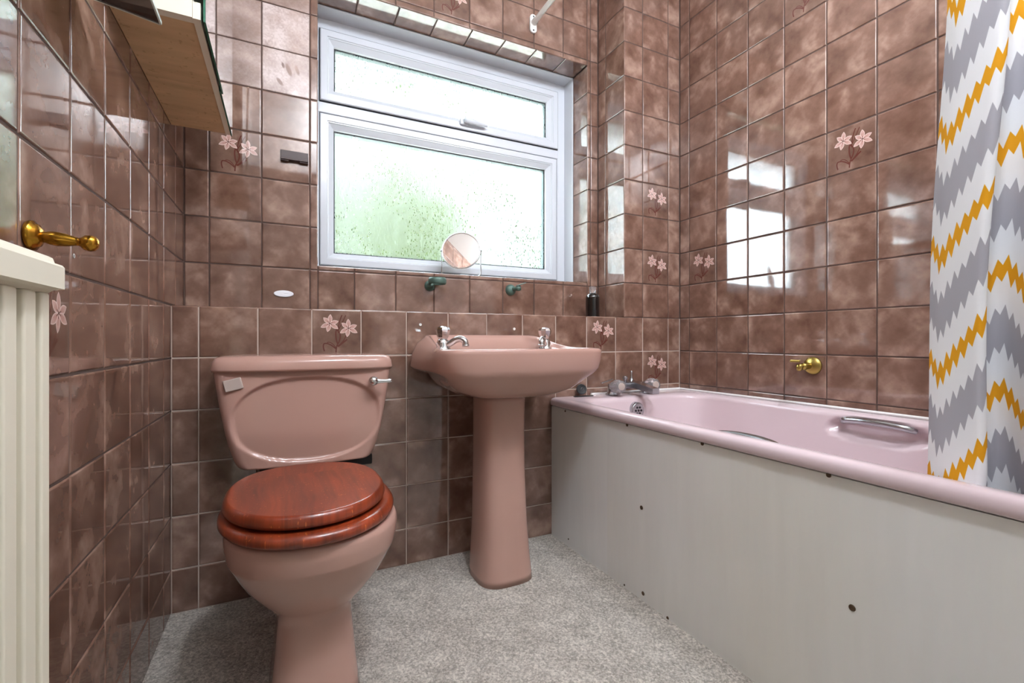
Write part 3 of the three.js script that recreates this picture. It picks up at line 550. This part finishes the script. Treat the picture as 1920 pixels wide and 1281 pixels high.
{
  for (const [u, v, r] of [[1203, 952, 0.0062], [1206, 1113, 0.006], [1598, 1140, 0.0062], [1060, 771, 0.004], [1176, 797, 0.005], [1317, 832, 0.005], [1554, 891, 0.005], [1252, 1159, 0.0045], [1066, 1011, 0.003], [1171, 1097, 0.003], [1290, 1191, 0.0028]]) {
    const [a, b, c] = ray(u, v), t = 0.962 / a;
    const s = put(panel, 'screw', turned([[0, 0], [r, 0], [r * 0.95, 0.0012], [r * 0.6, 0.0016], [r * 0.5, 0.0006], [0, 0.0006]], V(0.9618, b * t, c * t), AX['-x'], 16), M.screw);
  }
}
// bath mixer
{
  const y = RIM, g = thing('bath_mixer_tap', 'chrome bath mixer with two clear knobs on the pink rim', 'tap', V(1.31, RIM, 1.555));
  const acrylic = std('clear_acrylic', '#f4efee', 0.08, { transmission: 0.85, thickness: 0.02, ior: 1.49 });
  const ax = new THREE.Vector3(-0.12, 0.12, 1).normalize();
  put(g, 'body', clean([rbox(1.225, 1.395, y + 0.022, y + 0.05, 1.538, 1.57, 0.01, 4)]), M.dullChrome);
  for (const x of [1.22, 1.4]) {
    put(g, 'pillar', turned([[0, 0], [0.026, 0], [0.026, 0.005], [0.019, 0.008], [0.0165, 0.03], [0.015, 0.046], [0, 0.046]], V(x, y, 1.555), AX.y), M.dullChrome);
    const k0 = V(x, y + 0.034, 1.545);
    const kn = (r, a, f) => Array.from({ length: 48 }, (_, k) => { const t = k / 48 * 6.2832, q = r * (1 + f * Math.cos(t * 8)); return new THREE.Vector3(Math.cos(t) * q, a, Math.sin(t) * q); });
    const kg = outward(loft([kn(0.014, 0, 0), kn(0.023, 0.006, 0.05), kn(0.0275, 0.022, 0.06), kn(0.0265, 0.054, 0.06), kn(0.022, 0.062, 0.02)], { capA: true, capB: true }));
    kg.applyQuaternion(new THREE.Quaternion().setFromUnitVectors(AX.y, ax)); kg.translate(k0.x, k0.y, k0.z);
    const kb = put(g, 'knob', kg, acrylic, 'clear fluted plastic knob');
    put(kb, 'spindle', turned([[0, 0], [0.009, 0], [0.009, 0.05], [0, 0.05]], k0.clone().addScaledVector(ax, -0.006), ax, 16), M.dullChrome);
    put(kb, 'indicator', turned([[0, 0], [0.015, 0], [0.015, 0.002], [0.008, 0.0028], [0, 0.0026]], k0.clone().addScaledVector(ax, 0.0622), ax, 24), M.greyPlastic);
  }
  const sp = (d, w, h, t) => [V(1.31 - w, y + h - t, d), V(1.31 + w, y + h - t, d), V(1.31 + w, y + h + t, d), V(1.31 - w, y + h + t, d)];
  put(g, 'spout', crease(outward(loft([sp(1.56, 0.02, 0.046, 0.013), sp(1.5, 0.02, 0.042, 0.0125), sp(1.43, 0.018, 0.032, 0.011), sp(1.395, 0.017, 0.027, 0.011)], { capA: true, capB: true })), 0.4), M.dullChrome);
  put(g, 'diverter', turned([[0.006, 0], [0.006, 0.012], [0.011, 0.014], [0.011, 0.024], [0.008, 0.027], [0, 0.027]], V(1.29, y + 0.05, 1.555), AX.y), M.dullChrome);
  put(g, 'handset_rest', clean([turned([[0.014, 0], [0.012, 0.006], [0.005, 0.02], [0.004, 0.038], [0.006, 0.046], [0, 0.05]], V(1.335, y + 0.048, 1.568), AX.y)]), M.dullChrome);
  put(g, 'lever', (() => { const b = new RoundedBoxGeometry(0.06, 0.004, 0.014, 2, 0.0018); b.rotateZ(0.25); b.translate(1.2, y + 0.058 + EYE, -1.562); return b; })(), M.dullChrome);
}
// bath plug left on the corner of the rim
{
  const g = thing('bath_plug', 'black rubber bath plug leaning on the tiles at the bath corner', 'plug', V(1.09, RIM, 1.585));
  const ax = new THREE.Vector3(-0.25, 0.35, 1).normalize();
  put(g, 'stopper', turned([[0, 0], [0.017, 0], [0.02, 0.004], [0.022, 0.012], [0.021, 0.015], [0.017, 0.0145], [0.015, 0.012], [0, 0.012]], V(1.092, RIM + 0.0235, 1.594), ax), M.black);
  put(g, 'ring', new THREE.TorusGeometry(0.005, 0.001, 8, 18).translate(1.089, RIM + 0.029 + EYE, -1.579), M.dullChrome);
  put(g, 'strap', clean([rbox(1.04, 1.13, RIM + 0.0005, RIM + 0.003, 1.555, 1.57, 0.001)]), M.black);
}

// ---------------------------------------------------------------- shower rail and curtain
const RX = 0.982, RH = 1.388;
{
  const g = thing('shower_rail', 'white shower curtain rail fixed to the tiles above the window', 'rail', V(RX, RH, 1.0));
  put(g, 'pole', tube([V(RX, RH, DB - 0.004), V(RX, RH, 0.9), V(RX, RH, DF + 0.002)], 0.011, 4, 18), M.whitePlastic);
  const shape = new THREE.Shape(); shape.absarc(0, 0.024, 0.0145, 0, Math.PI); shape.absarc(0, -0.024, 0.0145, Math.PI, 2 * Math.PI);
  const br = new THREE.ExtrudeGeometry(shape, { depth: 0.006, bevelEnabled: true, bevelSize: 0.002, bevelThickness: 0.002, bevelSegments: 3, curveSegments: 16 }); br.translate(RX - 0.002, RH - 0.004 + EYE, -DB + 0.002);
  const b = put(g, 'bracket', clean([br, turned([[0.0135, 0], [0.0135, 0.024]], V(RX, RH, DB), AX.z)]), M.whitePlastic);
  for (const h of [0.026, -0.034]) put(b, 'screw_hole', turned([[0, 0], [0.0038, 0], [0.0038, 0.0006], [0, 0.0006]], V(RX - 0.002, RH + h, DB - 0.0098), AX.z, 12), M.black);
}
{
  const PX = 0.30, PY = 0.2017;      // one repeat of the print
  const print = canvasTexture(768, 512, (ctx, w, h) => {
    ctx.fillStyle = '#f7f9fb'; ctx.fillRect(0, 0, w, h);
    const tooth = PX / 24, vee = (x) => { const t = (((x - 0.028) % PX) + PX) % PX; return (t < PX / 2 ? t : PX - t) * 1.25; };   // height above the lowest point
    const band = (c, half, spike, color) => {
      for (const rep of [-2, -1, 0, 1, 2]) {
        const top = [], bot = [];
        for (let k = -1; k <= 49; k++) { const x = k * tooth / 2, y = c + rep * PY - vee(x), a = spike * (0.8 + 0.4 * hash(((k % 48) + 48) % 48, 3, 5)); top.push([x, y - half - (k % 2 ? a : -a * 0.2)]); bot.push([x, y + half + (k % 2 ? -a * 0.2 : a)]); }
        ctx.fillStyle = color; ctx.beginPath(); [...top, ...bot.reverse()].forEach(([x, y], i) => ctx[i ? 'lineTo' : 'moveTo'](x / PX * w, y / PY * h)); ctx.fill();
      }
    };
    band(0.055, 0.0075, 0.016, '#e2a01f');
    band(0.155, 0.026, 0.017, '#b0afb6');
  });
  const fabric = std('printed_fabric', '#ffffff', 0.75, { map: print, side: THREE.DoubleSide, specularIntensity: 0.3 });
  const cols = 220, lines = 90, top = 1.36, bottom = -0.52, len = 1.15, pts = [];
  // one pleat in plan (x, d), repeated towards the near wall; cloth length is measured along the curve
  const pleat = [[1.002, 0.381], [0.985, 0.36], [0.973, 0.337], [0.964, 0.313], [0.961, 0.296], [0.969, 0.29], [0.985, 0.301], [1.004, 0.31], [1.02, 0.3], [1.021, 0.285]];
  const spine = []; for (let r = 0; r < 4; r++) pleat.forEach(([x, d], i) => spine.push(new THREE.Vector3(x + 0.012 * Math.sin(r * 2.1) , 0, d - r * 0.112)));
  const curve = new THREE.CatmullRomCurve3(spine), total = curve.getLength();
  const plan = (s, h) => {
    const k = smooth(0.9, -0.3, h), p = curve.getPointAt(clamp(s / total));
    return [p.x + 0.052 * k + 0.005 * Math.sin(h * 5 + s * 22) * k + (p.x - 0.985) * 0.25 * k, p.z + 0.054 * k + 0.004 * Math.sin(h * 8 + s * 6)];
  };
  const pos = [], uv = [], idx = [];
  for (let j = 0; j <= lines; j++) for (let i = 0; i <= cols; i++) {
    const s = i / cols * total, h = lerp(top, bottom, j / lines), [x, d] = plan(s, h), p = V(x, h, Math.max(d, DF + 0.015)); pos.push(p.x, p.y, p.z); uv.push(s / PX, (h + 0.0105) / PY);
    if (i < cols && j < lines) { const a = j * (cols + 1) + i, b = a + 1, c = a + cols + 1, e = c + 1; idx.push(a, c, b, b, c, e); }
  }
  const geo = new THREE.BufferGeometry(); geo.setAttribute('position', new THREE.Float32BufferAttribute(pos, 3)); geo.setAttribute('uv', new THREE.Float32BufferAttribute(uv, 2)); geo.setIndex(idx); geo.computeVertexNormals();
  const g = thing('shower_curtain', 'white shower curtain with grey and amber jagged chevrons hanging into the bath', 'curtain', V(1.0, bottom, 0.2));
  put(g, 'cloth', geo, fabric);
  for (let k = 0; k < 6; k++) { const t = new THREE.TorusGeometry(0.022, 0.0025, 8, 20); const d = 0.35 - k * 0.075; t.translate(RX, RH - 0.012 + EYE, -d); put(g, 'curtain_ring', t, M.whitePlastic); }
}

// ---------------------------------------------------------------- left wall: cabinet, smoked shelf, hook, cover
{
  const x0 = XL + 0.001, x1 = -0.156, d0 = 1.055, d1 = 1.61, h0 = 0.609, h1 = 1.2;
  const g = thing('mirror_cabinet', 'wall cabinet with two sliding mirror doors seen from below', 'cabinet', V(-0.21, h0, 1.33));
  const ply = dataTexture(256, 256, (u, v) => { const f = fbm(u * 3, v * 14, 801, 4) - 0.5, s = fbm(u * 40, v * 40, 811, 2) > 0.8 ? -18 : 0; return [206 + f * 34 + s, 172 + f * 32 + s, 130 + f * 28 + s]; });
  put(g, 'base_board', flatUV(box(x0, x1, h0, h0 + 0.012, d0 + 0.02, d1), 'x', 'z', 3), std('plywood', '#ffffff', 0.65, { map: ply }), 'bare plywood underside');
  put(g, 'end_panel', box(x0, x1, h0 - 0.0005, h1, d0, d0 + 0.0195), M.cream);
  put(g, 'end_panel', box(x0, x1, h0 + 0.012, h1, d1 - 0.014, d1), M.cream);
  put(g, 'back_panel', box(x0, x0 + 0.004, h0 + 0.012, h1, d0 + 0.02, d1 - 0.014), M.cream);
  put(g, 'top_board', box(x0, x1, h1, h1 + 0.014, d0, d1), M.cream);
  put(g, 'front_rail', box(x1 + 0.0005, x1 + 0.013, h0 - 0.002, h0 + 0.03, d0, d1), M.cream);
  for (const [xa, da, db] of [[x1 + 0.0175, d0, 1.345], [x1 + 0.0135, 1.335, d1 + 0.002]]) {
    const m = put(g, 'mirror_door', box(xa, xa + 0.0035, h0 - 0.004, h1 + 0.01, da, db), M.edge, 'sliding mirror door with green glass edge');
    const q = new THREE.PlaneGeometry(db - da - 0.002, h1 - h0 + 0.012); q.rotateY(Math.PI / 2); q.translate(xa + 0.0038, (h0 + h1) / 2 + 0.003 + EYE, -(da + db) / 2); put(m, 'mirror_face', q, M.mirror);
  }
}
{
  const h = 0.53, th = 0.006, sh = new THREE.Shape();      // plan in (x, d)
  sh.moveTo(XL + 0.0015, 0.42); sh.lineTo(-0.188, 0.452); sh.lineTo(-0.188, 0.964); sh.lineTo(XL + 0.0015, 0.931); sh.closePath();
  const geo = new THREE.ExtrudeGeometry(sh, { depth: th, bevelEnabled: false }); geo.rotateX(-Math.PI / 2); geo.translate(0, h + EYE, 0);
  const g = thing('glass_shelf', 'smoked glass shelf with a pale green edge near the camera', 'shelf', V(-0.24, h, 0.7));
  put(g, 'shelf_glass', geo, std('smoked_glass', '#ffffff', 0.03, { transmission: 1, thickness: 0.006, ior: 1.5, attenuationColor: new THREE.Color('#4a403a'), attenuationDistance: 0.006 }));
  const e = std('polished_glass_edge', '#d5e2d8', 0.25);
  put(g, 'polished_edge', box(-0.188, -0.1852, h, h + th, 0.452, 0.9645), e);
  put(g, 'polished_edge', (() => { const b = new THREE.BoxGeometry(0.105, th, 0.003); b.rotateY(Math.atan2(0.033, 0.1)); b.translate(-0.2375, h + th / 2 + EYE, -0.9485); return b; })(), e);
  for (const d of [0.52, 0.78]) put(g, 'bracket', rbox(XL, XL + 0.025, h - 0.012, h - 0.0005, d - 0.01, d + 0.01, 0.003), M.brass);
}
{
  const p = V(XL, 0.131, 0.79), ax = new THREE.Vector3(1, -0.085, 0.0).normalize();
  const g = thing('brass_peg', 'turned brass peg on the left wall above the cream cover', 'hook', p);
  put(g, 'rosette', turned([[0, 0], [0.0175, 0], [0.0185, 0.002], [0.0185, 0.006], [0.015, 0.008], [0.014, 0.0105], [0.0105, 0.0125], [0.0075, 0.0145], [0, 0.015]], p, AX.x, 36), M.brass);
  put(g, 'stem', turned([[0.007, 0], [0.007, 0.004], [0.0088, 0.009], [0.0092, 0.016], [0.008, 0.025], [0.0056, 0.034], [0.0052, 0.0375], [0.0068, 0.0395], [0.0098, 0.043], [0.0108, 0.0485], [0.0094, 0.0535], [0.005, 0.057], [0, 0.0575]], p.clone().addScaledVector(ax, 0.012), ax, 36), M.brass);
}
{
  const g = thing('radiator_cover', 'cream painted fluted radiator cover along the left wall', 'radiator cover', V(-0.26, FLOOR, 0.32));
  const end = 0.6736, start = -0.02;
  put(g, 'panel', box(XL + 0.001, -0.242, FLOOR, 0.056, start, end), M.cream);
  for (let k = 0; k < 18; k++) { const b = k ? 0.6432 - (k - 1) * 0.0379 : end, a = k ? b - 0.0244 : b - 0.0188; put(g, 'slat', rbox(-0.2425, -0.228, FLOOR + 0.002, 0.0502, a, b, 0.003, 3), M.cream); }
  const prof = [[XL + 0.001, 0.05], [-0.231, 0.05], [-0.226, 0.0535], [-0.2165, 0.055], [-0.2165, 0.0785], [-0.2185, 0.081], [-0.2245, 0.0825], [-0.2265, 0.0885], [-0.23, 0.0905], [XL + 0.001, 0.0905]];
  const shape = new THREE.Shape(); prof.forEach(([x, h], i) => shape[i ? 'lineTo' : 'moveTo'](x, h));
  const cap = new THREE.ExtrudeGeometry(shape, { depth: end + 0.002 - start, bevelEnabled: false }); cap.translate(0, EYE, -(end + 0.002));
  put(g, 'moulded_top', cap, M.cream);
}

// ---------------------------------------------------------------- small things
{   // round tilting mirror on the sill
  const c = V(0.665, 0.372, 1.845), g = thing('shaving_mirror', 'round tilting mirror on a wire stand on the window sill', 'mirror', V(0.665, OH0, 1.845));
  const R = 0.079, f = new THREE.Vector3(-0.42, 0.22, 0.88).normalize(), q = new THREE.Quaternion().setFromUnitVectors(AX.y, f);
  const disc = new THREE.CylinderGeometry(R, R, 0.003, 64).applyQuaternion(q).translate(c.x, c.y, c.z); put(g, 'mirror_face', disc, M.mirror);
  const rim = new THREE.TorusGeometry(R, 0.0032, 12, 72); rim.applyQuaternion(new THREE.Quaternion().setFromUnitVectors(AX.z, f)); rim.translate(c.x, c.y, c.z); put(g, 'rim', rim, M.chrome);
  const side = new THREE.Vector3(0.9, 0, 0.43).normalize(), l = c.clone().addScaledVector(side, -R - 0.004), r = c.clone().addScaledVector(side, R + 0.004), by = OH0 + EYE + 0.003;
  for (const p of [l, r]) put(g, 'pivot', new THREE.SphereGeometry(0.0045, 12, 10).translate(p.x, p.y, p.z), M.dullChrome);
  put(g, 'stand', tube([l, new THREE.Vector3(l.x + 0.002, lerp(l.y, by, 0.5), l.z), new THREE.Vector3(l.x + 0.006, by, l.z), new THREE.Vector3(c.x, by, c.z + 0.012), new THREE.Vector3(r.x - 0.006, by, r.z), new THREE.Vector3(r.x - 0.002, lerp(r.y, by, 0.5), r.z), r], 0.0024, 80, 10), M.chrome);
}
{   // lotion bottle on the ledge
  const p = V(1.232, LEDGE + 0.0005, 1.705), g = thing('lotion_bottle', 'dark bottle with a clear cap and white print at the right end of the ledge', 'bottle', p);
  put(g, 'bottle', turned([[0, 0], [0.029, 0], [0.031, 0.002], [0.031, 0.086], [0.029, 0.096], [0.022, 0.104], [0.014, 0.108], [0, 0.108]], p, AX.y, 40), std('dark_bottle', '#0d0b0b', 0.12, { clearcoat: 1, clearcoatRoughness: 0.05 }));
  put(g, 'cap', turned([[0, 0.108], [0.0155, 0.108], [0.0155, 0.134], [0.014, 0.136], [0, 0.136]], p, AX.y, 32), std('clear_cap', '#ffffff', 0.06, { transmission: 0.9, thickness: 0.01, ior: 1.45 }));
  const lab = canvasTexture(256, 384, (ctx, w, h) => { ctx.fillStyle = '#0d0b0b'; ctx.fillRect(0, 0, w, h); ctx.fillStyle = '#b9b4b4'; ctx.textAlign = 'center'; ctx.beginPath(); ctx.arc(128, 50, 20, 0, 7); ctx.fill(); ctx.fillRect(104, 72, 48, 8); ctx.font = 'bold 44px serif'; ctx.fillText('MOLTON', 128, 132); ctx.fillText('BROWN', 128, 176); ctx.fillRect(124, 196, 6, 110); ctx.font = '22px serif'; ctx.fillText('BATH & SHOWER', 128, 346); });
  const sleeve = new THREE.CylinderGeometry(0.03115, 0.03115, 0.066, 24, 1, true, -0.55, 1.1); sleeve.rotateY(Math.atan2(-p.x, -p.z) + Math.PI + 0.0); sleeve.translate(p.x, p.y + 0.043, p.z);
  put(g, 'printed_label', sleeve, std('bottle_print', '#ffffff', 0.3, { map: lab }));
}
{   // corroded holders under the window
  const a = V(0.517, 0.213, DB), g = thing('tumbler_holder', 'green corroded ring holder on the tiles left of the round mirror', 'holder', a);
  put(g, 'rosette', turned([[0, 0], [0.021, 0], [0.021, 0.004], [0.016, 0.009], [0.009, 0.014], [0.008, 0.03], [0, 0.03]], a, AX.z), M.verdigris);
  const ring = new THREE.TorusGeometry(0.03, 0.005, 10, 40); ring.rotateX(Math.PI / 2); ring.scale(1, 2.6, 1); ring.translate(a.x + 0.016, a.y + 0.014, a.z + 0.05); put(g, 'ring', ring, M.verdigris);
  const b = V(0.872, 0.213, DB), k = thing('soap_dish_bracket', 'green corroded ball bracket on the tiles right of the round mirror', 'bracket', b);
  put(k, 'rosette', turned([[0, 0], [0.024, 0], [0.024, 0.003], [0.021, 0.011], [0.014, 0.017], [0, 0.02]], b, AX.z), M.verdigris);
  put(k, 'stem', clean([turned([[0.009, 0], [0.008, 0.02], [0.012, 0.028], [0.012, 0.038], [0, 0.044]], b.clone().add(new THREE.Vector3(0.004, 0.002, 0.012)), new THREE.Vector3(0.5, 0.1, 1)), (() => { const q = new RoundedBoxGeometry(0.042, 0.003, 0.02, 2, 0.001); q.rotateZ(0.32); q.translate(b.x + 0.028, b.y + 0.021, b.z + 0.045); return q; })()]), M.verdigris);
}
{   // brass bracket on the right wall
  const p = V(XR, -0.0905, 1.0), g = thing('brass_bracket', 'tarnished brass bracket on the tiles above the bath', 'bracket', p), ax = AX['-x'];
  put(g, 'rosette', turned([[0, 0], [0.0305, 0], [0.0305, 0.004], [0.027, 0.009], [0.02, 0.012], [0.012, 0.016], [0, 0.017]], p, ax, 36), M.oldBrass);
  put(g, 'stub', clean([turned([[0.011, 0], [0.011, 0.02], [0.013, 0.026], [0.011, 0.034], [0, 0.038]], p.clone().add(new THREE.Vector3(-0.01, 0, -0.004)), new THREE.Vector3(-1, -0.1, -0.2)), turned([[0.004, 0], [0.0115, 0.004], [0.011, 0.016], [0.006, 0.024], [0, 0.026]], p.clone().add(new THREE.Vector3(-0.047, 0.006, -0.014)), new THREE.Vector3(-0.15, -1, -0.2))]), M.oldBrass);
  put(g, 'plate', (() => { const b = new RoundedBoxGeometry(0.095, 0.008, 0.03, 2, 0.0025); b.rotateY(0.55); b.rotateZ(-0.03); b.translate(p.x - 0.052, p.y + 0.016, p.z - 0.03); return b; })(), M.oldBrass);
}
{   // brown plastic strip left of the window
  const [a, b, c] = ray(552, 294), t = DB / c, x = a * t, h = b * t, g = thing('plastic_holder', 'short dark brown plastic strip on the tiles left of the window', 'holder', V(x, h, DB));
  put(g, 'back_plate', rbox(x - 0.044, x + 0.044, h - 0.015, h + 0.017, DB - 0.006, DB, 0.0015), M.brown);
  put(g, 'lip', clean([rbox(x - 0.044, x + 0.044, h - 0.019, h - 0.012, DB - 0.018, DB - 0.004, 0.002), rbox(x - 0.044, x - 0.018, h - 0.023, h - 0.017, DB - 0.014, DB - 0.004, 0.002), rbox(x + 0.016, x + 0.044, h - 0.023, h - 0.017, DB - 0.014, DB - 0.004, 0.002)]), M.brown);
}
{   // chrome fixing plate above the cistern
  const [a, b, c] = ray(532, 551), t = DB / c, x = a * t, h = b * t;
  const shape = new THREE.Shape(); shape.absellipse(0, 0, 0.029, 0.0095, 0, Math.PI * 2); const hole = new THREE.Path(); hole.absellipse(0.006, 0, 0.01, 0.0018, 0, Math.PI * 2); shape.holes.push(hole);
  const geo = new THREE.ExtrudeGeometry(shape, { depth: 0.002, bevelEnabled: true, bevelSize: 0.002, bevelThickness: 0.003, bevelSegments: 3, curveSegments: 24 }); geo.translate(x, h + EYE, -DB + 0.0002);
  solo('fixing_plate', 'small shiny oval fixing plate on the tiles above the cistern', 'plate', geo, std('white_enamel', '#f3f3f6', 0.15));
}
// white plugs in old screw holes, and one open hole
for (const [u, v, lab] of [[788, 609, 'white plug in a screw hole left of the left tap'], [964, 617, 'white plug in a screw hole between the two taps']]) { const [a, b, c] = ray(u, v), t = DL / c; solo('wall_plug', lab, 'plug', turned([[0, 0], [0.0052, 0], [0.005, 0.0025], [0.0028, 0.003], [0.0022, 0.001], [0, 0.001]], V(a * t, b * t, DL - 0.0001), AX.z, 16), M.whitePlastic, 'wall plugs above the basin'); }
{ const [a, b, c] = ray(138.5, 480), t = XL / a; const g = thing('screw_hole', 'old screw hole with a chipped rim under the brass peg', 'hole', V(XL, b * t, c * t)); put(g, 'rim', turned([[0.0022, 0], [0.0036, 0], [0.0034, 0.0006], [0.0022, 0.0004]], V(XL, b * t, c * t), AX.x, 16), M.whitePlastic); put(g, 'void', turned([[0, 0.0001], [0.0023, 0.0001]], V(XL, b * t, c * t), AX.x, 16), M.brown); }

scene.traverse((o) => { if (o.isMesh) { o.receiveShadow = true; if (o.name !== 'pane') o.castShadow = true; } });
renderer.render(scene, camera);
